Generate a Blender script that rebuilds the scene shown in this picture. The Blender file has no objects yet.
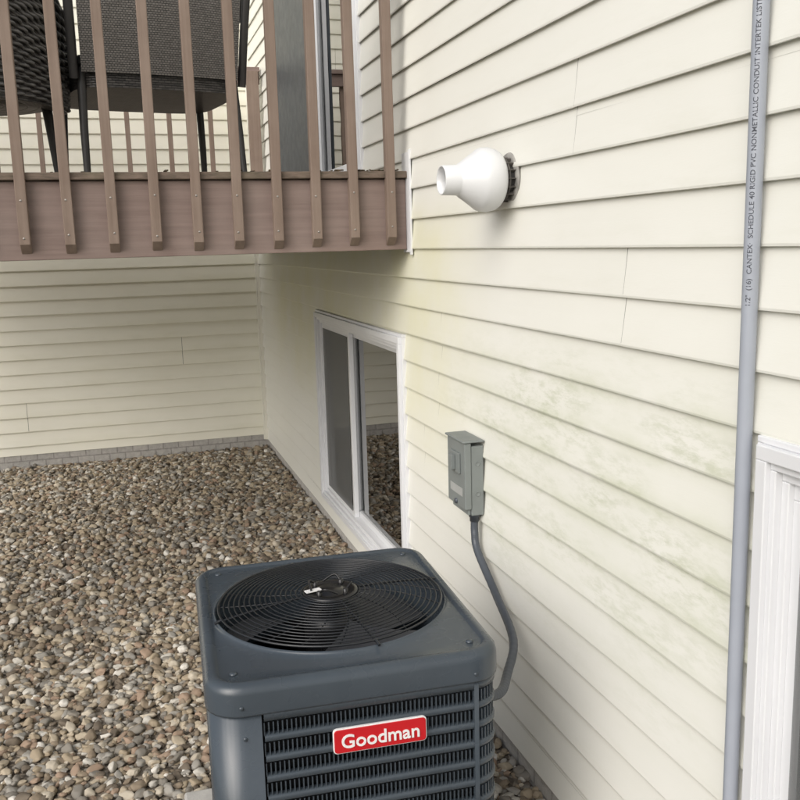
import bpy, math, random
import numpy as np
from math import *
from mathutils import Vector, Matrix, noise
random.seed(7)
D=bpy.data; SC=bpy.context.scene; COL=SC.collection

# ------------------------------------------------------------------ helpers
class MB:
    def __init__(s): s.v=[];s.f=[];s.m=[];s.s=[];s.uv=[]
    def add(s,vs,fs,mi=0,sm=False,uvs=None):
        b=len(s.v); s.v+= [tuple(p) for p in vs]
        for i,f in enumerate(fs):
            s.f.append(tuple(b+j for j in f)); s.m.append(mi); s.s.append(sm)
            s.uv.append(uvs[i] if uvs else None)
    def box(s,x0,x1,y0,y1,z0,z1,mi=0):
        if x0>x1:x0,x1=x1,x0
        if y0>y1:y0,y1=y1,y0
        if z0>z1:z0,z1=z1,z0
        v=[(x0,y0,z0),(x1,y0,z0),(x1,y1,z0),(x0,y1,z0),(x0,y0,z1),(x1,y0,z1),(x1,y1,z1),(x0,y1,z1)]
        s.add(v,[(3,2,1,0),(4,5,6,7),(0,1,5,4),(1,2,6,5),(2,3,7,6),(3,0,4,7)],mi)
    def xbox(s,M,hx,hy,hz,mi=0):
        v=[M@Vector((a*hx,b*hy,c*hz)) for c in(-1,1) for a,b in((-1,-1),(1,-1),(1,1),(-1,1))]
        s.add(v,[(3,2,1,0),(4,5,6,7),(0,1,5,4),(1,2,6,5),(2,3,7,6),(3,0,4,7)],mi)
    def grid(s,rows,mi=0,sm=True,closed=False,uvf=None):
        n=len(rows[0]);vs=[p for r in rows for p in r];fs=[];uv=[]
        for i in range(len(rows)-1):
            for j in range(n if closed else n-1):
                k=(j+1)%n
                fs.append((i*n+j,i*n+k,(i+1)*n+k,(i+1)*n+j))
                if uvf: uv.append([uvf(i,j),uvf(i,j+1),uvf(i+1,j+1),uvf(i+1,j)])
        s.add(vs,fs,mi,sm,uv if uvf else None)
    def lathe(s,prof,org,axis,mi=0,n=32,sm=True):
        ax=Vector(axis).normalized(); a=ax.orthogonal().normalized(); b=ax.cross(a); o=Vector(org)
        rows=[[o+ax*h+(a*cos(2*pi*j/n)+b*sin(2*pi*j/n))*r for j in range(n)] for h,r in prof]
        s.grid(rows,mi,sm,True)
    def tube(s,pts,r,mi=0,n=8,closed=False,caps=True):
        pts=[Vector(p) for p in pts];N=len(pts);rows=[];up=None
        for i,p in enumerate(pts):
            if closed: t=pts[(i+1)%N]-pts[i-1]
            else: t=pts[min(i+1,N-1)]-pts[max(i-1,0)]
            t.normalize()
            if up is None: up=t.orthogonal().normalized()
            up=(up-t*up.dot(t)).normalized(); b=t.cross(up)
            rr=r[i] if isinstance(r,(list,tuple)) else r
            rows.append([p+(up*cos(2*pi*j/n)+b*sin(2*pi*j/n))*rr for j in range(n)])
        if closed: rows.append(rows[0])
        s.grid(rows,mi,True,True)
        if caps and not closed:
            s.add(rows[0],[tuple(range(n))],mi); s.add(rows[-1],[tuple(reversed(range(n)))],mi)
    def obj(s,name,mats,parent=None,bevel=0,seg=2):
        me=D.meshes.new(name); me.from_pydata(s.v,[],s.f)
        for m in mats: me.materials.append(m)
        me.polygons.foreach_set('material_index',s.m); me.polygons.foreach_set('use_smooth',s.s)
        if any(u is not None for u in s.uv):
            l=me.uv_layers.new(name='UVMap');k=0
            for f,u in zip(s.f,s.uv):
                for q in range(len(f)):
                    if u: l.data[k].uv=u[q]
                    k+=1
        me.update()
        o=D.objects.new(name,me);COL.objects.link(o)
        if parent:o.parent=parent
        if bevel:
            b=o.modifiers.new('bev','BEVEL');b.width=bevel;b.segments=seg;b.limit_method='ANGLE';b.angle_limit=radians(50)
        return o
def empty(name,loc=(0,0,0),rz=0):
    e=D.objects.new(name,None);COL.objects.link(e);e.location=loc;e.rotation_euler=(0,0,rz);e.empty_display_size=.1;return e
def catmull(P,n=8):
    P=[Vector(p) for p in P];Q=[P[0]*2-P[1]]+P+[P[-1]*2-P[-2]];o=[]
    for i in range(1,len(Q)-2):
        for k in range(n):
            t=k/n
            o.append(.5*((2*Q[i])+(Q[i+1]-Q[i-1])*t+(2*Q[i-1]-5*Q[i]+4*Q[i+1]-Q[i+2])*t*t+(3*Q[i]-Q[i-1]-3*Q[i+1]+Q[i+2])*t**3))
    o.append(P[-1]);return o

# materials
class NT:
    def __init__(s,name):
        s.mat=D.materials.new(name);s.mat.use_nodes=True;s.t=s.mat.node_tree;s.n=s.t.nodes
        s.b=s.n['Principled BSDF'];s.out=s.n['Material Output']
    def N(s,ty,ins=None,**k):
        n=s.n.new(ty)
        for a,b in k.items(): setattr(n,a,b)
        if ins:
            for a,b in ins.items():
                if isinstance(b,bpy.types.NodeSocket): s.t.links.new(b,n.inputs[a])
                else: n.inputs[a].default_value=b
        return n
    def L(s,a,b): s.t.links.new(a,b)
    def coord(s,kind='Object',scale=(1,1,1)):
        c=s.N('ShaderNodeTexCoord');m=s.N('ShaderNodeMapping',{'Vector':c.outputs[kind],'Scale':scale});return m.outputs[0]
    def noise(s,vec,scale,detail=4,rough=.55):
        return s.N('ShaderNodeTexNoise',{'Vector':vec,'Scale':scale,'Detail':detail,'Roughness':rough}).outputs['Fac']
    def ramp(s,fac,stops,interp='LINEAR'):
        r=s.N('ShaderNodeValToRGB',{'Fac':fac});e=r.color_ramp.elements;r.color_ramp.interpolation=interp
        while len(e)<len(stops): e.new(.5)
        for q,(p,c) in zip(e,stops):
            q.position=p;q.color=(c if len(c)==4 else (*c,1)) if not isinstance(c,float) else (c,c,c,1)
        return r.outputs[0]
    def math(s,op,a,b=0.,clamp=False):
        n=s.N('ShaderNodeMath',operation=op,use_clamp=clamp)
        for i,x in enumerate((a,b)):
            if isinstance(x,bpy.types.NodeSocket): s.L(x,n.inputs[i])
            else: n.inputs[i].default_value=x
        return n.outputs[0]
    def mix(s,f,a,b,bt='MIX'):
        n=s.N('ShaderNodeMix',data_type='RGBA',blend_type=bt)
        for i,x in ((0,f),(6,a),(7,b)):
            if isinstance(x,bpy.types.NodeSocket): s.L(x,n.inputs[i])
            else: n.inputs[i].default_value=x if i==0 else (*x,1)
        return n.outputs[2]
    def bump(s,h,strength=.3,dist=.01):
        b=s.N('ShaderNodeBump',{'Height':h,'Strength':strength,'Distance':dist});s.L(b.outputs[0],s.b.inputs['Normal']);return b
def simple(name,col,rough=.5,metal=0.,var=.12,vs=8,bs=0,bsc=60,bd=.002,spec=.5,scale=(1,1,1)):
    m=NT(name);c=m.coord('Object',scale)
    f=m.noise(c,vs,4)
    d=tuple(x*(1-var) for x in col);l=tuple(min(1,x*(1+var)) for x in col)
    m.L(m.ramp(f,[(.3,d),(.7,l)]),m.b.inputs['Base Color'])
    r=m.N('ShaderNodeMapRange',{'Value':m.noise(c,vs*2.3,3),'To Min':max(0,rough-.1),'To Max':min(1,rough+.1)})
    m.L(r.outputs[0],m.b.inputs['Roughness'])
    m.b.inputs['Metallic'].default_value=metal;m.b.inputs['Specular IOR Level'].default_value=spec
    if bs: m.bump(m.noise(c,bsc,3),bs,bd)
    return m.mat

W=1.2; YC=8.06; H=1.8; PITCH=.122; Z0=.07

def siding_mat(name,stain):
    m=NT(name);c=m.coord()
    sep=m.N('ShaderNodeSeparateXYZ',{0:c})
    if stain: base=m.ramp(m.noise(c,1.1,3),[(.3,(.750,.748,.692)),(.7,(.780,.778,.728))])
    else: base=m.ramp(m.noise(c,1.3,3),[(.3,(.83,.81,.70)),(.7,(.86,.845,.745))])  # rear wall: same siding, base colour lightened to offset the deck's shade
    fr=m.math('FRACT',m.math('DIVIDE',m.math('SUBTRACT',sep.outputs[2],Z0),PITCH))
    low=m.ramp(fr,[(0.,1.),(.5,.15),(1.,.35)])
    g=m.noise(m.coord('Object',(1,.6,3)),5,6,.7)
    gr=m.ramp(g,[(.48,0.),(.75,1.)])
    gf=m.math('MULTIPLY',m.math('MULTIPLY',gr,low),.16)
    col=m.mix(gf,base,(.44,.44,.30))
    def band(sock,a,b,c_,d):
        return m.ramp(m.math('DIVIDE',m.math('ADD',sock,1.),10.),[((a+1)/10,0.),((b+1)/10,1.),((c_+1)/10,1.),((d+1)/10,0.)])
    if stain:
        mask=m.math('MULTIPLY',band(sep.outputs[2],.5,1.0,1.35,1.55),band(sep.outputs[1],1.2,1.6,2.7,3.5))
        sp=m.ramp(m.noise(m.coord('Object',(1,.42,1.5)),34,6,.70),[(.44,0.),(.64,1.)])
        sp2=m.ramp(m.noise(m.coord('Object',(1,.6,1.6)),4.0,4),[(.42,0.),(.62,1.)])
        f=m.math('MULTIPLY',m.math('MULTIPLY',mask,sp),m.math('MULTIPLY',sp2,.40))
        col=m.mix(f,col,(.34,.38,.22))
        f3=m.math('MULTIPLY',m.math('MULTIPLY',mask,m.ramp(fr,[(0.,1.),(.25,.3),(.6,.15),(1.,1.)])),m.math('MULTIPLY',m.ramp(m.noise(m.coord('Object',(1,.6,1)),5,4),[(.32,.1),(.6,1.)]),.42))
        col=m.mix(f3,col,(.45,.49,.31))
        mask2=m.math('MULTIPLY',band(sep.outputs[2],.7,1.3,1.8,2.0),band(sep.outputs[1],2.8,3.5,6.5,8.0))
        f2=m.math('MULTIPLY',mask2,m.ramp(m.noise(c,2.0,4),[(.3,.15),(.7,.75)]))
        col=m.mix(f2,col,(.68,.66,.38))
    else:
        f2=m.math('MULTIPLY',m.ramp(m.noise(m.coord('Object',(1,1,2.5)),1.4,5),[(.4,0.),(.75,.35)]),low)
        col=m.mix(f2,col,(.64,.62,.44))
    m.L(col,m.b.inputs['Base Color'])
    m.b.inputs['Roughness'].default_value=.40
    m.b.inputs['Specular IOR Level'].default_value=.4
    m.bump(m.noise(m.coord('Object',(3,3,30)),12,3,.6),.12,.0015)
    return m.mat
M_side=siding_mat('vinyl_siding_stained',True); M_side2=siding_mat('vinyl_siding_brightened',False)
M_trim=simple('white_vinyl',(.69,.70,.72),.35,var=.03,vs=3)
M_cream=simple('cream_trim',(.80,.785,.70),.4,var=.04,vs=3)
M_wall=simple('wall_core',(.12,.115,.10),.9)
M_dark=simple('room_dark',(.05,.05,.05),.9)
M_black=simple('black_plastic',(.012,.012,.013),.3,var=.1)
M_pvc=simple('white_pvc',(.68,.69,.70),.32,var=.02,vs=3)
M_gpvc=simple('grey_pvc',(.32,.345,.395),.42,var=.05,vs=6)
M_box=simple('grey_box_paint',(.20,.22,.215),.42,var=.07,vs=9,bs=.1,bsc=300,bd=.0006)
M_flex=simple('flex_conduit',(.07,.08,.095),.42,var=.08)
M_ac=simple('condenser_paint',(.050,.063,.077),.27,var=.12,vs=4,bs=.10,bsc=420,bd=.0004)
M_coil=simple('coil_black',(.008,.009,.011),.6)
M_guard=simple('guard_wire',(.016,.018,.021),.3)
M_blade=simple('fan_blade',(.075,.078,.085),.4,metal=.3)
M_red=simple('badge_red',(.50,.012,.018),.3,var=.04)
M_white=simple('label_white',(.76,.76,.76),.4,var=.02)
M_steel=simple('screw_steel',(.30,.28,.26),.4,metal=.7)
M_conc=simple('concrete',(.42,.41,.385),.9,var=.15,vs=14,bs=.4,bsc=90,bd=.003)
M_ink=simple('pipe_ink',(.06,.065,.08),.6,var=.02)
M_chf=simple('chair_frame',(.035,.033,.032),.5)
M_straw=simple('dry_straw',(.48,.42,.28),.8)
M_leaf=simple('dry_leaf_litter',(.085,.06,.035),.9,var=.4,vs=40)
M_slate=simple('slate_screen_door',(.035,.045,.055),.45,var=.1)

def glass_mat(name,tint):
    m=NT(name);m.n.remove(m.b)
    fr=m.N('ShaderNodeFresnel',{'IOR':1.55})
    bp=m.N('ShaderNodeBump',{'Height':m.noise(m.coord(),2.0,2),'Strength':.05,'Distance':.02})
    gl=m.N('ShaderNodeBsdfGlossy',{'Roughness':.01,'Normal':bp.outputs[0]});tr=m.N('ShaderNodeBsdfTransparent',{'Color':(*tint,1)})
    fac=m.math('MULTIPLY',fr.outputs[0],1.9,True)
    mx=m.N('ShaderNodeMixShader',{0:fac,1:tr.outputs[0],2:gl.outputs[0]})
    m.L(mx.outputs[0],m.out.inputs[0]);return m.mat
M_glass=glass_mat('window_glass',(.75,.78,.77))
def screen_mat():
    m=NT('insect_screen');m.b.inputs['Base Color'].default_value=(.14,.145,.145,1);m.b.inputs['Roughness'].default_value=.7
    tr=m.N('ShaderNodeBsdfTransparent')
    mx=m.N('ShaderNodeMixShader',{0:.65,1:tr.outputs[0],2:m.b.outputs[0]});m.L(mx.outputs[0],m.out.inputs[0]);return m.mat
M_screen=screen_mat()
def wood_mat(name,scale,ca,cb,worn):
    m=NT(name);v=m.coord('Object',scale)
    g=m.noise(v,1,7,.65);w=m.noise(m.coord(),3,4,.6)
    col=m.ramp(g,[(.25,ca),(.7,cb)])
    col=m.mix(m.ramp(w,[(.45,0.),(.75,.55)]),col,worn)
    m.L(col,m.b.inputs['Base Color']);m.b.inputs['Roughness'].default_value=.72;m.b.inputs['Specular IOR Level'].default_value=.25
    m.bump(g,.45,.004);return m.mat
cA=(.175,.128,.112);cB=(.245,.185,.163);cW=(.29,.235,.21)
M_woodx=wood_mat('stained_wood_x',(1.5,40,40),cA,cB,cW)
M_woodz=wood_mat('stained_wood_z',(40,40,1.5),(.160,.116,.092),(.230,.175,.142),(.29,.23,.19))
M_moss=wood_mat('decking_edge',(12,60,60),(.06,.050,.036),(.20,.15,.12),(.14,.14,.08))
def found_mat():
    m=NT('split_block');v=m.coord('Object',(1,1,1))
    sx=m.N('ShaderNodeSeparateXYZ',{0:v})
    cv=m.N('ShaderNodeCombineXYZ',{0:m.math('ADD',sx.outputs[0],sx.outputs[1]),1:sx.outputs[2]})
    br=m.N('ShaderNodeTexBrick',{'Vector':cv.outputs[0],'Color1':(.50,.48,.45,1),'Color2':(.40,.39,.37,1),'Mortar':(.2,.19,.18,1),'Scale':1.0,'Mortar Size':.005,'Brick Width':.13,'Row Height':.062})
    n=m.noise(v,30,6,.7)
    m.L(m.mix(.5,br.outputs[0],m.ramp(n,[(.3,(.28,.27,.255)),(.7,(.56,.54,.51))])),m.b.inputs['Base Color'])
    m.b.inputs['Roughness'].default_value=.95
    m.bump(m.math('ADD',n,m.math('MULTIPLY',br.outputs[1],-1.)),.7,.012);return m.mat
M_found=found_mat()
def weave_mat(name,c1,c2,bw,rh,mo=(.01,.01,.01)):
    m=NT(name);c=m.N('ShaderNodeTexCoord')
    br=m.N('ShaderNodeTexBrick',{'Vector':c.outputs['UV'],'Color1':(*c1,1),'Color2':(*c2,1),'Mortar':(*mo,1),'Scale':1.0,'Mortar Size':rh*.16,'Mortar Smooth':.9,'Brick Width':bw,'Row Height':rh})
    m.L(br.outputs[0],m.b.inputs['Base Color']);m.b.inputs['Roughness'].default_value=.38
    m.bump(m.math('SUBTRACT',1.,br.outputs[1]),1.,.005);return m.mat
M_wick=weave_mat('dark_wicker',(.034,.031,.029),(.085,.078,.072),.024,.0085)
M_sling=weave_mat('woven_back',(.17,.158,.145),(.235,.22,.205),.0115,.0075,(.035,.035,.035))

# ------------------------------------------------------------------ house
house=empty('siding_house')
win1=(3.80,5.64,.165,1.395); win2=(-.45,1.445,.165,1.405); door=(4.40,6.64,2.12,4.25)
TOP=5.4
def bands(ops,a0,a1,z0,z1):
    zs=sorted({z0,z1,*[o[2] for o in ops],*[o[3] for o in ops]});zs=[z for z in zs if z0<=z<=z1];R=[]
    for za,zb in zip(zs,zs[1:]):
        cuts=sorted([(o[0],o[1]) for o in ops if o[2]<zb-1e-6 and o[3]>za+1e-6]);p=a0
        for c0,c1 in cuts:
            if c0>p:R.append((p,c0,za,zb))
            p=max(p,c1)
        if p<a1:R.append((p,a1,za,zb))
    return R
def siding(mb,P,rects,seams,seed):
    for (a0,a1,z0,z1) in rects:
        k0=int(floor((z0-Z0)/PITCH+1e-6));k1=int(ceil((z1-Z0)/PITCH-1e-6))
        for k in range(k0,k1):
            zb=Z0+k*PITCH;zt=zb+PITCH;lo=max(zb,z0);hi=min(zt,z1)
            if hi-lo<.004: continue
            oo=lambda z:.0025+.0125*(1-(z-zb)/PITCH)
            cuts=[c for c in seams(k//2) if a0<c<a1];E=[a0]+cuts+[a1]
            for i,(s0,s1) in enumerate(zip(E,E[1:])):
                sB=s1
                if i<len(cuts): s1=s1-.0014
                if i>0: s0=s0+.0014
                g0=int(ceil(s0/.2+1e-6));smp=[s0]+[q*.2 for q in range(g0,int(ceil(s1/.2-1e-6)))]+[s1]
                rows=[]
                isseam=i<len(cuts)
                for a in smp:
                    wob=noise.noise(Vector((a*1.1,k*3.7,seed)))*.0034
                    def at(z,o,e): return P(a,z,o+e)
                    e=wob+(max(0,.0012*(1-(sB-a)/.5)) if isseam else 0)
                    dz=noise.noise(Vector((a*.7,k*5.1,seed+4)))*.0022
                    if zb>=z0: pr=[(zb+.002,.001),(zb-.004+dz,.0125),(zb-.003+dz,.0148),(zb+.002+dz,.0158)]
                    else: pr=[(lo,oo(lo))]
                    mid=(lo+hi)/2
                    rows.append([at(z,o,e) for z,o in pr]+[at(mid,oo(mid),e*.8),at(hi,oo(hi),e*.35)])
                mb.grid(rows,0,False)
rs=random.Random(3);off={j:rs.uniform(0,3.66) for j in range(-2,40)}
def seamsR(j):
    if j==5:return [3.32]
    if j==6:return [1.97]
    if j==8:return [2.23,5.9]
    b=off[j];c=[b+3.66*q-4 for q in range(5)]
    return [x for x in c if not (1.3<x<3.2)]
def seamsB(j):
    return [off[(j*7)%30]+3.66*q-9 for q in range(5)] if j%2 else []
mb=MB()
rR=bands([win1,win2,door],-4,YC-.03,.075,TOP)
siding(mb,lambda a,z,o:(W-o,a,z),rR,seamsR,1.0)
mb.obj('side_wall_siding',[M_side],house)
mb=MB();siding(mb,lambda a,z,o:(a,YC-o,z),[(-6,W-.03,.115,TOP)],seamsB,9.0)
mb.obj('rear_wall_siding',[M_side2],house)
mb=MB()   # core walls
for a0,a1,z0,z1 in bands([win1,win2,door],-4,YC,-.1,TOP+.1):
    mb.box(W+.0005,W+.16,a0,a1,z0,z1)
mb.box(-6,W+.0,YC+.0005,YC+.16,-.1,TOP+.1)
mb.box(W+.16,W+6,YC+.0005,YC+.16,-.1,TOP+.1)
mb.box(W+6,W+6.15,-4,YC,-.1,TOP+.1);mb.box(W+.16,W+6,-4.15,-4,-.1,TOP+.1)
mb.box(W+.16,W+6,-4,YC,2.0,2.1);mb.box(W+.16,W+6,-4,YC,-.1,-.02)
mb.obj('wall_core',[M_wall],house)
mb=MB()
mb.box(W-.30,W+6.4,-4.4,YC-.31,TOP,TOP+.18);mb.box(-6.3,W+6.4,YC-.30,YC+5,TOP,TOP+.18)
mb.obj('eave',[M_trim],house,.004)
mb=MB();mb.box(W-.001,W+.0003,-4,YC-.002,-.1,.074);mb.box(-6,W-.002,YC-.004,YC+.0003,-.1,.114)
mb.obj('foundation',[M_found],house)
mb=MB() # inside corner post
mb.box(W-.034,W-.0,YC-.034,YC-.001,.07,TOP)
mb.box(W-.046,W-.0345,YC-.020,YC-.003,.07,TOP);mb.box(W-.020,W-.003,YC-.046,YC-.0345,.07,TOP)
mb.obj('inside_corner_trim',[M_cream],house,.002)

def window(name,o,mid,proud=.038,scr=None):
    y0,y1,z0,z1=o;e=empty(name);e.parent=house
    mb=MB()
    def frame(y0,y1,z0,z1,w,xa,xb):
        mb.box(xa,xb,y0,y1,z1-w,z1);mb.box(xa,xb,y0,y1,z0,z0+w)
        mb.box(xa,xb,y0,y0+w,z0+w,z1-w);mb.box(xa,xb,y1-w,y1,z0+w,z1-w)
    frame(y0-.004,y1+.004,z0-.004,z1+.004,.014,W-.024,W+.03)
    frame(y0+.010,y1-.010,z0+.010,z1-.010,.030,W-proud,W+.05)
    frame(y0+.040,y1-.040,z0+.040,z1-.040,.016,W-.027,W+.06)
    frame(y0+.056,y1-.056,z0+.056,z1-.056,.020,W-.012,W+.09)
    a0,a1,b0,b1=y0+.076,y1-.076,z0+.076,z1-.076
    frame(a0,mid+.028,b0,b1,.034,W+.028,W+.060)
    frame(mid-.025,a1,b0,b1,.034,W+.000,W+.0265)
    mb.obj('frame',[M_trim],e,.0025)
    g=MB();g.box(W+.042,W+.046,a0+.034,mid-.006,b0+.034,b1-.034)
    g.box(W+.012,W+.016,mid+.009,a1-.034,b0+.034,b1-.034);g.obj('glass',[M_glass],e)
    if scr:   # framed sliding screen panel, dark slate
        s=MB();s.box(W-.034,W-.014,mid+.03,y1-.045,z0+.045,z1-.045);s.obj('screen_panel',[scr],e,.003)
    else:
        s=MB();x=W-.0035;s.add([(x,mid+.009,b0+.03),(x,a1-.03,b0+.03),(x,a1-.03,b1-.03),(x,mid+.009,b1-.03)],[(0,1,2,3)]);s.obj('insect_screen',[M_screen],e)
    r=MB();r.box(W+.9,W+.93,y0-.4,y1+.4,z0-.3,z1+.3);r.obj('dark_room_backing',[M_dark],e)  # near-black sheet, its colour stands in for the darkness of the unlit room
    return e
window('slider_window',win1,4.90)
window('slider_window_near',win2,.5)
window('patio_door',door,5.50,scr=M_slate)

# ------------------------------------------------------------------ deck
deck=empty('wooden_deck')
YK=3.69;DX0=-1.75;DX1=W-.022;ZD=2.095;DB=7.5
mb=MB()
mb.box(DX0,DX1,YK,YK+.038,1.772,2.062);mb.box(DX0,DX1,DB-.04,DB,1.79,2.062)
mb.box(DX0,DX0+.038,YK+.0385,DB-.0405,1.79,2.062)
mb.obj('rim_board',[M_woodx],deck,.003)
mb=MB();y=YK-.022
while y<DB:
    mb.box(DX0-.01,DX1+.002,y,min(y+.138,DB+.02),2.066+random.uniform(-.001,.001),ZD+random.uniform(-.0015,.0015));y+=.146
mb.obj('decking_boards',[M_moss],deck,.004)
mb=MB();x=DX0+.3
while x<DX1-.1:
    mb.box(x,x+.038,YK+.039,DB-.041,1.84,2.064);x+=.406
for px in (DX0+.05,):
    for py in (YK+.05,DB-.3): mb.box(px,px+.14,py,py+.14,0,1.838)
mb.obj('joists_and_posts',[M_woodx],deck,.003)
mb=MB();
bx=[1.105-.1585*i for i in range(18)]
for i,x in enumerate(bx):
    w=.019;y0=YK-.0385+.0;y1=YK-.0005
    lean=random.uniform(-.006,.006)
    zb=1.79+random.uniform(-.006,.006)
    v=[(x-w,y0,zb+.035),(x+w,y0,zb+.035),(x+w,y1,zb),(x-w,y1,zb),(x-w+lean,y0,3.02),(x+w+lean,y0,3.02),(x+w+lean,y1,3.02),(x-w+lean,y1,3.02)]
    mb.add(v,[(3,2,1,0),(4,5,6,7),(0,1,5,4),(1,2,6,5),(2,3,7,6),(3,0,4,7)])
mb.obj('front_balusters',[M_woodz],deck,.003)
mb=MB()
for x in bx:
    for z in(1.86,2.0): mb.lathe([(0,.0045),(.0015,.0035),(.0015,0)],(x+random.uniform(-.004,.004),YK-.0385,z+random.uniform(-.01,.01)),(0,-1,0),0,8)
mb.obj('baluster_screws',[M_steel],deck)
mb=MB()
mb.box(DX0,DX1,YK+.0,YK+.038,2.935,3.02);mb.box(DX0-.03,DX1,YK-.05,YK+.09,3.021,3.055)
mb.box(DX0,DX1,DB-.10,DB-.062,3.06,3.15);mb.box(DX0,DX1,DB-.13,DB-.03,3.151,3.185);mb.box(DX0,DX1,DB-.10,DB-.062,2.17,2.25)
mb.obj('rails',[M_woodx],deck,.003)
mb=MB();x=1.1
while x>DX0:
    mb.box(x-.018,x+.018,DB-.061,DB-.026,1.9,3.10);x-=.158
mb.box(1.07,1.16,DB-.16,DB-.1005,ZD,3.15)
mb.obj('rear_balusters',[M_woodz],deck,.003)
mb=MB();mb.box(W-.021,W-.0165,YK-.035,YK+.05,1.76,2.17);mb.box(W-.0215,W-.012,YK-.05,YK-.0355,1.75,2.18)
mb.obj('ledger_flashing',[M_trim],deck,.001)
mb=MB();rs=random.Random(5)   # leaf litter caught at the deck edge by the wall
for k in range(75):
    x=rs.uniform(-.45,1.15) if k%4==0 else 1.15-abs(rs.gauss(0,.13));y=YK-.010+rs.uniform(0,.07);s_=rs.uniform(.003,.010)
    M=Matrix.Translation((x,y,ZD+.002+s_*.25))@Matrix.Rotation(rs.uniform(0,6),4,'Z')@Matrix.Rotation(rs.uniform(-.6,.6),4,'X')
    mb.xbox(M,s_,s_*.6,s_*.25)
mb.obj('leaf_litter',[M_leaf],deck)

# ------------------------------------------------------------------ chairs
def chair_sling(loc,rz,sc):
    e=empty('patio_chair',loc,rz);e.scale=(sc,)*3
    w=.30
    def shell(fn,nu,nv,mat,name,th,us,vs):
        mb=MB();R1=[];R2=[]
        for i in range(nv+1):
            r1=[];r2=[]
            for j in range(nu+1):
                p,n=fn(j/nu,i/nv);r1.append(p+n*th/2);r2.append(p-n*th/2)
            R1.append(r1);R2.append(r2)
        uf=lambda i,j:(j/nu*us,i/nv*vs)
        mb.grid(R1,0,True,False,uf);mb.grid([list(reversed(r)) for r in R2],0,True,False,uf)
        mb.grid([R1[0],R2[0]],0);mb.grid([R1[-1],R2[-1]],0)
        mb.grid([[r[0] for r in R1],[r[0] for r in R2]],0);mb.grid([[r[-1] for r in R1],[r[-1] for r in R2]],0)
        return mb.obj(name,[mat],e)
    def back(u,v):
        x=(u-.5)*2;zz=.40+.62*v
        yy=-.29-.13*v-.05*(1-x*x)*(.4+.6*v)
        return Vector((x*(w-.01)*(1+.06*v),yy,zz)),Vector((x*.2,-1,-.2)).normalized()
    shell(back,16,16,M_sling,'woven_back',.014,.58,.62)
    def seat(u,v):
        return Vector(((u-.5)*2*(w-.005),-.28+.56*v,.445-.02*sin(pi*v)*sin(pi*u))),Vector((0,0,1))
    shell(seat,10,10,M_wick,'seat',.03,.6,.56)
    mb=MB();P=[]
    for q in range(49):
        t=2*pi*q/48;c,s_=cos(t),sin(t);P.append((copysign(abs(c)**.4,c)*(w+.012),copysign(abs(s_)**.4,s_)*.30))
    L=[0]
    for a,b in zip(P,P[1:]):L.append(L[-1]+hypot(b[0]-a[0],b[1]-a[1]))
    rows=[[Vector((x,y,.46-.11*i/3)) for x,y in P] for i in range(4)]
    mb.grid(rows,0,True,False,lambda i,j:(L[min(j,48)],.11*i/3))
    rows=[[Vector((x*(1-.06*i),y*(1-.06*i),.35)) for x,y in P] for i in range(0,17)]
    mb.grid(rows,0,False,False,lambda i,j:(P[min(j,48)][0]*(1-.06*i),P[min(j,48)][1]*(1-.06*i)))
    mb.obj('seat_apron',[M_wick],e)
    f=MB()
    for s_ in(-1,1):
        f.tube(catmull([(s_*(w+.015),-.27,.38),(s_*(w+.02),-.31,.55),(s_*(w+.03),-.37,.80),(s_*(w+.03),-.42,1.0),(s_*(w-.06),-.455,1.045),(0,-.475,1.055)]),.017,0,8)
        f.tube(catmull([(s_*(w+.028),-.36,.74),(s_*(w+.06),-.15,.68),(s_*(w+.06),.12,.66),(s_*(w+.04),.27,.62),(s_*(w+.01),.29,.42)]),.02,0,8)
        for yy,lean in((-.25,-.05),(.26,.03)):
            f.tube([(s_*(w-.015),yy,.42),(s_*(w-.005),yy+lean*.5,.2),(s_*(w+.0),yy+lean,.0)],[.017,.015,.012],0,8)
    f.obj('frame',[M_chf],e)
    return e
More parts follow.
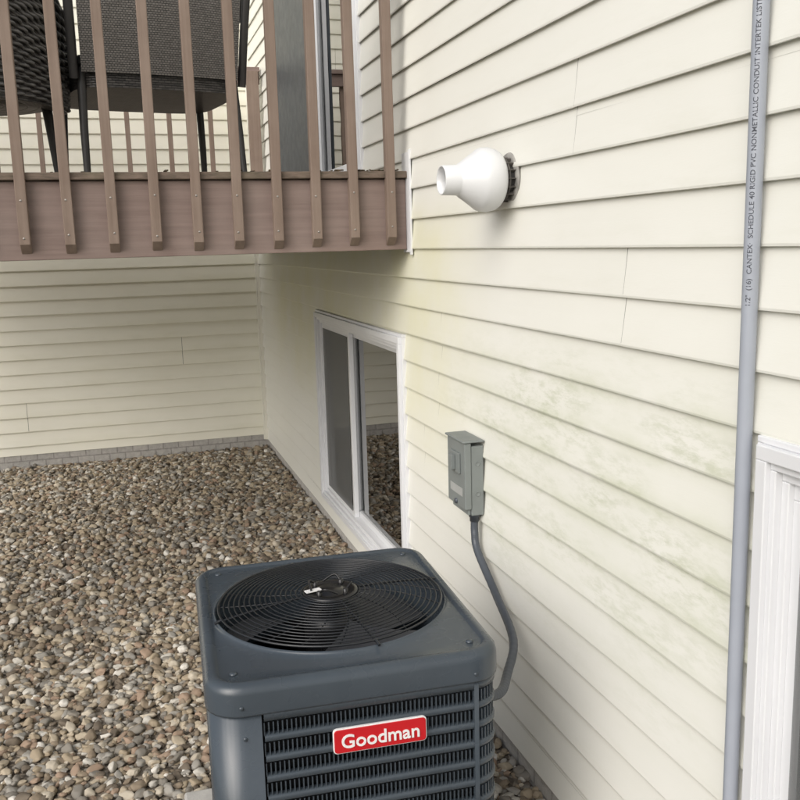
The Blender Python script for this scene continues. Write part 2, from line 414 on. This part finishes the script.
def chair_barrel(loc,rz,sc):
    e=empty('patio_chair',loc,rz);e.scale=(sc,)*3
    mb=MB();nu=40;nv=10;O=[];I=[]
    def pt(u,v,r):
        a=radians(-125+250*u)-pi/2;c,s_=cos(a),sin(a)
        k=max(0,cos((u-.5)*2*pi*.62));top=.62+.30*k**.8
        z=.28+(top-.28)*v;fl=1+.10*v
        return Vector((copysign(abs(c)**.75,c)*(r)*fl,copysign(abs(s_)**.75,s_)*(r*.95)*fl,z))
    for i in range(nv+1):
        O.append([pt(j/nu,i/nv,.34) for j in range(nu+1)]);I.append([pt(j/nu,i/nv,.30) for j in range(nu+1)])
    uf=lambda i,j:(j/nu*1.5,i/nv*.5)
    mb.grid(O,0,True,False,uf);mb.grid(I,0,True,False,uf);mb.grid([O[-1],I[-1]],0,True,False,uf);mb.grid([O[0],I[0]],0,True,False,uf)
    for q in(0,-1): mb.grid([[r[q] for r in O],[r[q] for r in I]],0)
    mb.tube([ (a+b)/2 for a,b in zip(O[-1],I[-1])],.026,0,10)
    S=[[Vector((cos(2*pi*j/32)*r,sin(2*pi*j/32)*r*.95,z)) for j in range(33)] for r,z in((.01,.30),(.31,.30),(.33,.33),(.33,.41),(.31,.43),(.01,.435))]
    mb.grid(S,0,True,False,lambda i,j:(j/32*2,i*.06))
    for i in range(1,25):     # woven strands over-under the stakes
        v=i/25.5
        mb.tube([pt(j/110,v,.343+.0055*(1 if (j//2+i)%2 else -1)) for j in range(111)],.0062,1,5)
    mb.obj('woven_shell',[M_wick,simple('wicker_cord',(.13,.125,.12),.4,var=.45,vs=30)],e)
    f=MB()
    for a in(45,135,225,315):
        c,s_=cos(radians(a)),sin(radians(a));f.tube([(c*.30,s_*.30,.32),(c*.33,s_*.33,0)],[.02,.014],0,8)
    f.obj('legs',[M_chf],e);return e
chair_sling((.20,4.80,ZD),radians(10),1.22)
chair_barrel((-.60,4.55,ZD),radians(-25),1.2)

# ------------------------------------------------------------------ AC unit
ac=empty('air_conditioner_unit',(.483,2.275,.05),radians(-3.0))
HX,HY,HT=.343,.395,.79
def rrad(t,hx,hy,r):
    c,s_=abs(cos(t)),abs(sin(t));lo,hi=0.,hypot(hx,hy)
    for _ in range(34):
        m=(lo+hi)/2;x=m*c-(hx-r);y=m*s_-(hy-r)
        d=hypot(max(x,0),max(y,0))+min(max(x,y),0)-r
        if d<0: lo=m
        else: hi=m
    return lo
NA=192;angs=[2*pi*j/NA for j in range(NA)]
def ring(inset,z,hx=HX+.010,hy=HY+.010,r=.085):
    return [Vector((cos(t)*rrad(t,hx-inset,hy-inset,max(.02,r-inset)),sin(t)*rrad(t,hx-inset,hy-inset,max(.02,r-inset)),z)) for t in angs]
def circ(r,z):return [Vector((cos(t)*r,sin(t)*r,z)) for t in angs]
RF=.306
rows=[ring(.012,.716),ring(.0,.716),ring(.0,.720),ring(.0,.766),ring(.003,.777),ring(.010,.785),ring(.020,.789),ring(.030,.789),ring(.035,.785)]
A=ring(.038,.784);
for q,(f_,z) in enumerate([(.0,.784),(.35,.785),(.7,.787),(.93,.790),(1,.794)]):
    rows.append([a.lerp(c,f_)+Vector((0,0,z-(a.lerp(c,f_)).z)) for a,c in zip(A,circ(RF+.0065,z))])
rows+= [circ(RF+.005,.799),circ(RF+.002,.797),circ(RF-.001,.790),circ(RF-.002,.70),circ(RF+.0,.60)]
mb=MB();mb.grid(rows,0,True,True)
o=mb.obj('top_cap',[M_ac],ac)
def rpath(hx,hy,r,n=10):
    P=[]
    for cx,cy,a0 in((hx-r,-hy+r,-90),(hx-r,hy-r,0),(-hx+r,hy-r,90),(-hx+r,-hy+r,180)):
        for i in range(n+1):
            a=radians(a0+90*i/n);P.append((cx+r*cos(a),cy+r*sin(a),cos(a),sin(a)))
    return P
base=rpath(HX,HY,.07)
path=base[-1:]+base[:]
def resample(P,st):
    o=[];acc=0
    for a,b in zip(P,P[1:]):
        L=hypot(b[0]-a[0],b[1]-a[1]);n=max(1,int(round(L/st)))
        for i in range(n):
            t=i/n;nx=a[2]*(1-t)+b[2]*t;ny=a[3]*(1-t)+b[3]*t;l=hypot(nx,ny)
            o.append((a[0]+(b[0]-a[0])*t,a[1]+(b[1]-a[1])*t,nx/l,ny/l,acc+L*t))
        acc+=L
    return o,acc
fine,total=resample(path,.0052)
off_=lambda p,d,z:Vector((p[0]+p[2]*d,p[1]+p[3]*d,z))
PZ=.0505;NR=12;ZL0=.085
s0=.045;s1=total-.07
lou=[p for p in fine if s0<p[4]<s1]
mb=MB()
for k in range(NR+1):
    z=ZL0+k*PZ
    prof=[(-.020,z-.002),(-.016,z-.004),(-.002,z+.001),(.0025,z+.005),(.0030,z+.014),(.0,z+.018),(-.012,z+.021)]
    rows=[[off_(p,d,zz) for d,zz in prof] for p in lou[::2]]
    mb.grid(rows,0,True)
mb.obj('louvre_bands',[M_ac],ac)
mb=MB()
for k in range(NR):
    z=ZL0+k*PZ
    for i,p in enumerate(lou):
        if i%2: continue
        tx,ty=-p[3],p[2];w=.0014
        a=off_(p,-.001,0);b=off_(p,-.013,0);tt=Vector((tx,ty,0))
        v=[]
        for zz in(z+.017,z+PZ-.001):
            for q in(a-tt*w,a+tt*w,b+tt*w,b-tt*w): v.append(Vector((q.x,q.y,zz)))
        mb.add(v,[(0,1,5,4),(1,2,6,5),(3,0,4,7),(2,3,7,6)])
mb.obj('louvre_bars',[M_ac],ac)
mb=MB()
def strip(sa,sb,z0,z1,d):
    ps=[p for p in fine if (sa<=p[4]<=sb)] if sa<=sb else [p for p in fine if p[4]>=sa]+[p for p in fine if p[4]<=sb]
    rows=[[off_(p,-.01,z0),off_(p,d,z0),off_(p,d,z1),off_(p,-.01,z1)] for p in ps]
    mb.grid(rows,0,True)
    for p in(ps[0],ps[-1]): mb.add([off_(p,-.01,z0),off_(p,d,z0),off_(p,d,z1),off_(p,-.01,z1)],[(0,1,2,3)])
strip(s1-.13,s0,.0,.716,.004)
Lf=2*(HX-.07)
strip(Lf-.002,Lf+.016,.03,.716,.004);strip(Lf+.11+.0,Lf+.128,.03,.716,.004)
strip(s0,s1,.0,.078,.003)
strip(s0,s1,.696,.716,.003)
mb.obj('corner_panels',[M_ac],ac)
mb=MB();mb.grid([[off_(p,-.022,z) for p in fine[::4]] for z in(.02,.70)],0,True,True)
mb.add([off_(p,-.022,.02) for p in fine[::4]],[tuple(range(len(fine[::4])))])
mb.obj('coil',[M_coil],ac)
mb=MB();RG=.300
zg=lambda r:.806+.022*(1-(r/RG)**2)
NRG=17
for k in range(NRG):
    r=.080+(RG-.080)*k/(NRG-1)
    mb.tube([(cos(t)*r,sin(t)*r,zg(r)) for t in [2*pi*j/80 for j in range(80)]],.0019 if k<NRG-1 else .0032,0,6,closed=True)
for k in range(20):
    a=2*pi*k/20+.2;big=k%5==0
    pts=[(cos(a+(0 if big else .5*(1-(rr/RG)))) *rr,sin(a+(0 if big else .5*(1-(rr/RG))))*rr,zg(rr)-.0035) for rr in [.06+ (RG-.06)*i/12 for i in range(13)]]
    mb.tube(pts,.0036 if big else .0017,0,6)
    if big:
        mb.tube([(cos(a)*RG,sin(a)*RG,zg(RG)),(cos(a)*(RG+.020),sin(a)*(RG+.020),.800)],.004,0,6)
mb.obj('fan_guard',[M_guard],ac)
mb=MB()
mb.lathe([(0,.0),(0,.070),(.003,.076),(.008,.074),(.009,.060),(.006,.056),(.006,.04),(.011,.036),(.012,0)],(0,0,.822),(0,0,1),0,40)
mb.lathe([(0,0),(0,.072),(.12,.076),(.15,.070),(.152,0)],(0,0,.62),(0,0,1),0,32)
for k in range(4):
    a=pi/4+k*pi/2;mb.lathe([(0,.007),(.014,.007),(.015,0)],(cos(a)*.050,sin(a)*.050,.828),(0,0,1),0,8)
    mb.tube(catmull([(cos(a)*.050,sin(a)*.050,.838),(cos(a+.4)*.058,sin(a+.4)*.058,.852),(cos(a+1)*.054,sin(a+1)*.054,.836)],4),.003,0,6)
mb.obj('fan_motor',[M_black],ac)
mb=MB()
for k in range(3):
    R1=[]
    for i in range(9):
        r=.06+.225*i/8;row=[]
        for j in range(9):
            u=j/8-.5;a=2*pi*k/3+.5+u*(1.05+.2*i/8)+.35*(i/8);row.append(Vector((cos(a)*r,sin(a)*r,.722+u*.085*(1-.3*i/8))))
        R1.append(row)
    mb.grid(R1,0,True)
mb.lathe([(0,.0),(0,.06),(.05,.06),(.05,0)],(0,0,.61),(0,0,1),0,24)
mb.obj('fan_blades',[M_blade],ac)
mb=MB();mb.xbox(Matrix.Translation((-.048,-.006,.8350))@Matrix.Rotation(.25,4,'Z'),.022,.009,.0012);mb.obj('hub_label',[M_white],ac)
mb=MB()
for x,y in((-.285,-.33),(.285,-.33),(-.285,.33),(.285,.33)):
    mb.lathe([(0,.009),(.002,.009),(.0045,.005),(.0045,0)],(x,y,.7855),(0,0,1),0,10)
for x in(-.275,.275): mb.lathe([(0,.005),(.003,.004),(.003,0)],(x,-HY-.0105,.738),(0,-1,0),0,10)
for z in(.12,.4,.66): mb.lathe([(0,.005),(.003,.004),(.003,0)],(-.270,-HY-.0045,z),(0,-1,0),0,10)
mb.obj('screws',[M_ac],ac)
def textmesh(body,size,ext,offs):
    c=D.curves.new('txt','FONT');c.body=body;c.size=size;c.extrude=ext;c.offset=offs;c.resolution_u=4
    o=D.objects.new('txt',c);COL.objects.link(o);bpy.context.view_layer.update()
    me=D.meshes.new_from_object(o.evaluated_get(bpy.context.evaluated_depsgraph_get()));D.objects.remove(o);return me
def rrect(mb,hx,hz,r,y0,y1,mi,cx,cz):
    P=[]
    for sx,sz,a0 in((1,-1,-90),(1,1,0),(-1,1,90),(-1,-1,180)):
        for i in range(7):
            a=radians(a0+15*i);P.append((cx+sx*(hx-r)+r*cos(a),cz+sz*(hz-r)+r*sin(a)))
    n=len(P);mb.add([(x,y0,z) for x,z in P]+[(x,y1,z) for x,z in P],[tuple(range(n))]+[(i,n+i,n+(i+1)%n,(i+1)%n) for i in range(n)],mi)
BX,BZ=.040,.620
mb=MB();yf=-HY-.003
rrect(mb,.112,.031,.010,yf-.006,yf,0,BX,BZ);rrect(mb,.1095,.0285,.008,yf-.0085,yf,1,BX,BZ)
mb.obj('badge',[M_white,M_red],ac,.0010)
tm=textmesh("Goodman",.05,.0012,.0006)
xs=[v.co.x for v in tm.vertices];ys=[v.co.y for v in tm.vertices];wd=max(xs)-min(xs);cx=(max(xs)+min(xs))/2;cy=(max(ys)+min(ys))/2
sx=.186/wd
for v in tm.vertices:
    x,y,z=v.co;v.co=(BX+(x-cx)*sx,yf-.0085-z-.001,BZ+(y-cy)*sx*1.0)
tm.materials.append(M_white);o=D.objects.new('badge_text',tm);COL.objects.link(o);o.parent=ac
mb=MB();mb.box(-.44,.42,-.47,.49,-.09,.0);o=mb.obj('concrete_pad',[M_conc],None,.008);o.location=(.49,2.275,.048);o.rotation_euler=(0,0,radians(-3))

# ------------------------------------------------------------------ vent
vent=empty('exhaust_vent',(W-.012,2.66,1.985))
mb=MB();mb.lathe([(.036,.055),(.034,.076),(.042,.086),(.056,.094),(.076,.098),(.096,.097),(.108,.092),(.118,.084),(.164,.053),(.170,.0478),(.174,.0462),(.222,.0445),(.224,.043),(.224,.0405),(.20,.039),(.12,.039)],(0,0,0),(-1,0,0),0,48)
mb.obj('hood',[M_pvc],vent)
mb=MB();mb.lathe([(.12,.0),(.12,.039)],(0,0,0),(-1,0,0),0,24)
mb.lathe([(-.03,.055),(.06,.055)],(0,0,0),(-1,0,0),0,24);mb.obj('inner_duct',[M_chf],vent)
mb=MB()
for s_,r in((.020,.066),): mb.lathe([(s_,.03),(s_,r),(s_+.003,r),(s_+.003,.03)],(0,0,0),(-1,0,0),0,40)
for k in range(16):
    a=2*pi*k/16;mb.xbox(Matrix.Translation((-.018,cos(a)*.060,sin(a)*.060))@Matrix.Rotation(a,4,'X'),.016,.008,.0012)
mb.obj('vanes',[simple('weathered_vane',(.11,.10,.09),.7,var=.4,vs=30)],vent)
mb=MB();mb.lathe([(-.010,.05),(-.001,.083),(.003,.080),(.003,.05)],(0,0,0),(-1,0,0),0,32);mb.obj('wall_collar',[simple('weathered_collar',(.30,.29,.27),.7,var=.45,vs=25)],vent)

# ------------------------------------------------------------------ disconnect box
db=empty('electrical_disconnect_box',(W-.014,2.965,.962))
mb=MB()
mb.box(-.048,0,-.080,.085,-.130,.125)
mb.box(-.074,-.0485,-.084,.089,-.105,.138)
mb.box(-.082,-.0,-.090,.095,.1385,.146)
mb.box(-.060,-.0485,-.075,.080,-.128,-.1055)
mb.obj('enclosure',[M_box],db,.004,3)
mb=MB();mb.box(-.082,-.0745,-.045,.05,.02,.095);mb.box(-.098,-.0825,-.012,.017,.03,.085);mb.obj('pull_handle',[M_box],db,.002)
mb=MB();mb.box(-.0752,-.0744,-.06,.06,-.060,-.03);mb.obj('label',[simple('label_grey',(.36,.37,.36),.5)],db)
mb=MB()
for y,z in((-.0805,.06),(-.0805,-.05)): mb.lathe([(0,.009),(.0008,.009),(.0008,.0075),(.0002,.007),(.0002,0)],(-.024,y,z),(0,-1,0),0,16)
mb.obj('knockouts',[M_box],db)
mb=MB();mb.lathe([(0,.021),(.012,.021),(.012,.017),(.03,.017),(.03,.0)],(-.024,-.045,-.130),(0,0,-1),0,16);mb.lathe([(0,.010),(.006,.010),(.006,0)],(-.0745,.0,-.09),(-1,0,0),0,10)
mb.obj('fitting',[M_flex],db)
fc=MB()
pts=catmull([(1.162,2.92,.812),(1.160,2.915,.76),(1.157,2.88,.70),(1.150,2.70,.605),(1.10,2.45,.560),(1.0,2.27,.545),(.925,2.15,.560),(.845,2.09,.59)],24)
rr=[.0138+.0003*sin(i*1.9) for i in range(len(pts))]
fc.tube(pts,rr,0,12);fc.lathe([(0,.02),(.02,.02),(.022,.024),(.034,.024)],(.872,2.11,.585),(-.8,-.5,.2),0,12)
fc.obj('flexible_conduit',[M_flex])

# ------------------------------------------------------------------ pvc conduit pipe
PX,PY,PR=W-.0335,1.475,.0152
pe=empty('electrical_conduit_pipe',(PX,PY,0))
mb=MB();mb.lathe([(0,PR),(3.9,PR)],(0,0,0),(0,0,1),0,32)
mb.lathe([(3.0,PR+.001),(3.0,PR+.004),(3.06,PR+.004),(3.06,PR+.001)],(0,0,0),(0,0,1),0,32)
mb.obj('pipe',[M_gpvc],pe)
mb=MB()
for z in (.35,2.75): 
    mb.box(-.018,.03,-.05,.05,z-.01,z+.01)
mb.obj('straps',[M_gpvc],pe,.002)
tm=textmesh('1/2"  (16)  CANTEX\u00b7  SCHEDULE 40 RIGID PVC NONMETALLIC CONDUIT INTERTEK LISTED   MAX 90\u00b0C WIRE   ',.0142,0,.0001)
a0=atan2(-PY,-PX)-.25
for v in tm.vertices:
    x,y,z=v.co;a=a0-(y-.005)/PR*.9;v.co=((PR+.0006)*cos(a),(PR+.0006)*sin(a),1.66+x)
tm.materials.append(M_ink);o=D.objects.new('print',tm);COL.objects.link(o);o.parent=pe

# ------------------------------------------------------------------ ground + gravel
def ground_mat():
    m=NT('lawn_ground');c=m.coord();f=m.noise(c,3,8,.7)
    m.L(m.ramp(f,[(.3,(.03,.055,.015)),(.7,(.09,.12,.04))]),m.b.inputs['Base Color']);m.b.inputs['Roughness'].default_value=.95
    m.bump(m.noise(c,60,5),.6,.03);return m.mat
mb=MB();mb.add([(-300,-300,-.05),(300,-300,-.05),(300,300,-.05),(-300,300,-.05)],[(0,1,2,3)]);mb.obj('ground',[ground_mat()])
def bed_mat():
    m=NT('gravel_bed');c=m.coord()
    vo=m.N('ShaderNodeTexVoronoi',{'Vector':c,'Scale':45.})
    m.L(m.ramp(m.N('ShaderNodeSeparateColor',{0:vo.outputs['Color']}).outputs[0],[(0,(.08,.066,.05)),(.5,(.18,.15,.115)),(1,(.32,.28,.225))]),m.b.inputs['Base Color'])
    m.b.inputs['Roughness'].default_value=.9
    m.bump(m.math('SUBTRACT',1.,vo.outputs['Distance']),.8,.02);return m.mat
def peb_mat():
    m=NT('pebble');oi=m.N('ShaderNodeObjectInfo')
    R=oi.outputs['Random']
    col=m.ramp(R,[(0,(.13,.105,.08)),(.10,(.24,.19,.135)),(.25,(.35,.285,.20)),(.39,(.21,.195,.17)),(.51,(.43,.365,.27)),(.61,(.33,.235,.17)),(.69,(.31,.295,.265)),(.80,(.50,.445,.355)),(.90,(.53,.505,.45)),(.965,(.70,.67,.61))],'CONSTANT')
    c=m.coord('Object');n=m.noise(c,1.5,3,.7)
    col=m.mix(m.ramp(n,[(.35,0.),(.7,.42)]),col,(.245,.205,.15))
    m.L(col,m.b.inputs['Base Color']);m.b.inputs['Roughness'].default_value=.75;m.b.inputs['Specular IOR Level'].default_value=.3
    return m.mat
M_bed=bed_mat();M_peb=peb_mat()
GX0,GX1,GY0,GY1=-3.4,W-.006,1.2,YC-.01
mb=MB();mb.box(-6,GX0-.0,-3.9,GY1,-.06,-.006);mb.box(GX0,GX1,-3.9,GY0,-.06,-.006)
nx,ny=46,69
rows=[[Vector((GX0+(GX1-GX0)*i/nx,GY0+(GY1-GY0)*j/ny,.0+.012*noise.noise(Vector((i*.25,j*.25,0)))-.006)) for i in range(nx+1)] for j in range(ny+1)]
g2=MB();g2.grid(rows,0,True)
gv=g2.obj('gravel',[M_bed,M_peb])
mb.obj('outer_bed',[M_bed],gv)
ng=D.node_groups.new('scatter','GeometryNodeTree')
ng.interface.new_socket('Geometry',in_out='INPUT',socket_type='NodeSocketGeometry');ng.interface.new_socket('Geometry',in_out='OUTPUT',socket_type='NodeSocketGeometry')
n=ng.nodes;l=ng.links.new
gi=n.new('NodeGroupInput');go=n.new('NodeGroupOutput')
join=n.new('GeometryNodeJoinGeometry');l(gi.outputs[0],join.inputs[0])
g2i=n.new('GeometryNodeGeometryToInstance')
for k in range(7):
    ico=n.new('GeometryNodeMeshIcoSphere');ico.inputs['Radius'].default_value=.5;ico.inputs['Subdivisions'].default_value=3
    sp=n.new('GeometryNodeSetPosition');pos=n.new('GeometryNodeInputPosition')
    nz=n.new('ShaderNodeTexNoise');nz.noise_dimensions='4D';nz.inputs['W'].default_value=k*5.3;nz.inputs['Scale'].default_value=1.5;nz.inputs['Detail'].default_value=1.5
    l(pos.outputs[0],nz.inputs['Vector'])
    sub=n.new('ShaderNodeVectorMath');sub.operation='SUBTRACT';sub.inputs[1].default_value=(.5,.5,.5);l(nz.outputs['Color'],sub.inputs[0])
    sc=n.new('ShaderNodeVectorMath');sc.operation='SCALE';sc.inputs['Scale'].default_value=.70;l(sub.outputs[0],sc.inputs[0])
    l(ico.outputs[0],sp.inputs[0]);l(sc.outputs[0],sp.inputs['Offset'])
    tf=n.new('GeometryNodeTransform');tf.inputs['Scale'].default_value=(1+.12*(k%3),.72+.07*(k%4),.5+.06*(k%5))
    l(sp.outputs[0],tf.inputs[0])
    sm=n.new('GeometryNodeSetShadeSmooth');l(tf.outputs[0],sm.inputs[0])
    mt=n.new('GeometryNodeSetMaterial');mt.inputs['Material'].default_value=M_peb;l(sm.outputs[0],mt.inputs[0]);l(mt.outputs[0],g2i.inputs[0])
def layer(dens,s0,s1,zo,seed):
    dp=n.new('GeometryNodeDistributePointsOnFaces');dp.inputs['Density'].default_value=dens;dp.inputs['Seed'].default_value=seed;l(gi.outputs[0],dp.inputs[0])
    io=n.new('GeometryNodeInstanceOnPoints');l(dp.outputs[0],io.inputs['Points']);l(g2i.outputs[0],io.inputs['Instance'])
    io.inputs['Pick Instance'].default_value=True
    ri=n.new('FunctionNodeRandomValue');ri.data_type='INT';ri.inputs['Min'].default_value=0;ri.inputs['Max'].default_value=6;ri.inputs['Seed'].default_value=seed+3
    for o_ in ri.outputs:
        if o_.enabled: l(o_,io.inputs['Instance Index']);break
    rv=n.new('FunctionNodeRandomValue');rv.data_type='FLOAT_VECTOR';rv.inputs[0].default_value=(-.45,-.45,0);rv.inputs[1].default_value=(.45,.45,6.283);rv.inputs['Seed'].default_value=seed+5
    l(rv.outputs[0],io.inputs['Rotation'])
    rf=n.new('FunctionNodeRandomValue');rf.data_type='FLOAT';rf.inputs['Seed'].default_value=seed+7
    rf.inputs[2].default_value=0;rf.inputs[3].default_value=1
    pw=n.new('ShaderNodeMath');pw.operation='POWER';pw.inputs[1].default_value=1.8;l(rf.outputs[1],pw.inputs[0])
    mr=n.new('ShaderNodeMath');mr.operation='MULTIPLY_ADD';mr.inputs[1].default_value=s1-s0;mr.inputs[2].default_value=s0;l(pw.outputs[0],mr.inputs[0])
    l(mr.outputs[0],io.inputs['Scale'])
    ti=n.new('GeometryNodeTranslateInstances');l(io.outputs[0],ti.inputs[0])
    rz=n.new('FunctionNodeRandomValue');rz.data_type='FLOAT_VECTOR';rz.inputs[0].default_value=(0,0,zo-.005);rz.inputs[1].default_value=(0,0,zo+.006);rz.inputs['Seed'].default_value=seed+9
    l(rz.outputs[0],ti.inputs['Translation']);ti.inputs['Local Space'].default_value=False
    l(ti.outputs[0],join.inputs[0])
layer(1500,.021,.042,.003,1)
layer(480,.032,.058,.010,21)
l(join.outputs[0],go.inputs[0])
md=gv.modifiers.new('scatter','NODES');md.node_group=ng
mb=MB();rs=random.Random(11)
for k in range(26):
    x=rs.uniform(-1.5,.0);y=rs.uniform(2.3,4.6);a=rs.uniform(0,6.28);L=rs.uniform(.04,.13);z=.028
    mb.tube(catmull([(x,y,z),(x+cos(a)*L*.5,y+sin(a)*L*.5,z+rs.uniform(.0,.012)),(x+cos(a+.3)*L,y+sin(a+.3)*L,z-.003)],3),.0011,0,4)
mb.obj('dry_straw',[M_straw])

# ------------------------------------------------------------------ light
w=D.worlds.new('World');SC.world=w;w.use_nodes=True;t=w.node_tree
sky=t.nodes.new('ShaderNodeTexSky');sky.sky_type='NISHITA';sky.sun_disc=False
EL,AZ=radians(34),radians(230)
sky.sun_elevation=EL;sky.sun_rotation=AZ;sky.dust_density=4.0;sky.air_density=1.0
hs=t.nodes.new('ShaderNodeHueSaturation');hs.inputs['Saturation'].default_value=.5
bg=t.nodes['Background'];t.links.new(sky.outputs[0],hs.inputs['Color']);t.links.new(hs.outputs[0],bg.inputs[0]);bg.inputs[1].default_value=.15
sl=D.lights.new('sun','SUN');sl.energy=1.5;sl.angle=radians(55);sl.color=(1,.99,.97);so=D.objects.new('sun',sl);COL.objects.link(so)
dirv=Vector((sin(AZ)*cos(EL),cos(AZ)*cos(EL),sin(EL)))
so.rotation_euler=dirv.to_track_quat('Z','Y').to_euler();so.location=(-4,-4,8)

# ------------------------------------------------------------------ camera
psi,th,phi=map(radians,(17.0,9.9,1.58))
F=Vector((sin(psi)*cos(th),cos(psi)*cos(th),-sin(th)));R=Vector((cos(psi),-sin(psi),0));U=Vector((sin(psi)*sin(th),cos(psi)*sin(th),cos(th)))
R,U=R*cos(phi)-U*sin(phi),R*sin(phi)+U*cos(phi)
cd=D.cameras.new('camera');co=D.objects.new('camera',cd);COL.objects.link(co)
cd.sensor_width=36;cd.lens=36*900/800;cd.clip_end=1000;cd.clip_start=.02
m=Matrix((R,U,-F)).transposed().to_4x4();m.translation=Vector((0,0,H));co.matrix_world=m
SC.camera=co
SC.view_settings.view_transform='Standard';SC.view_settings.look='None';SC.view_settings.exposure=0
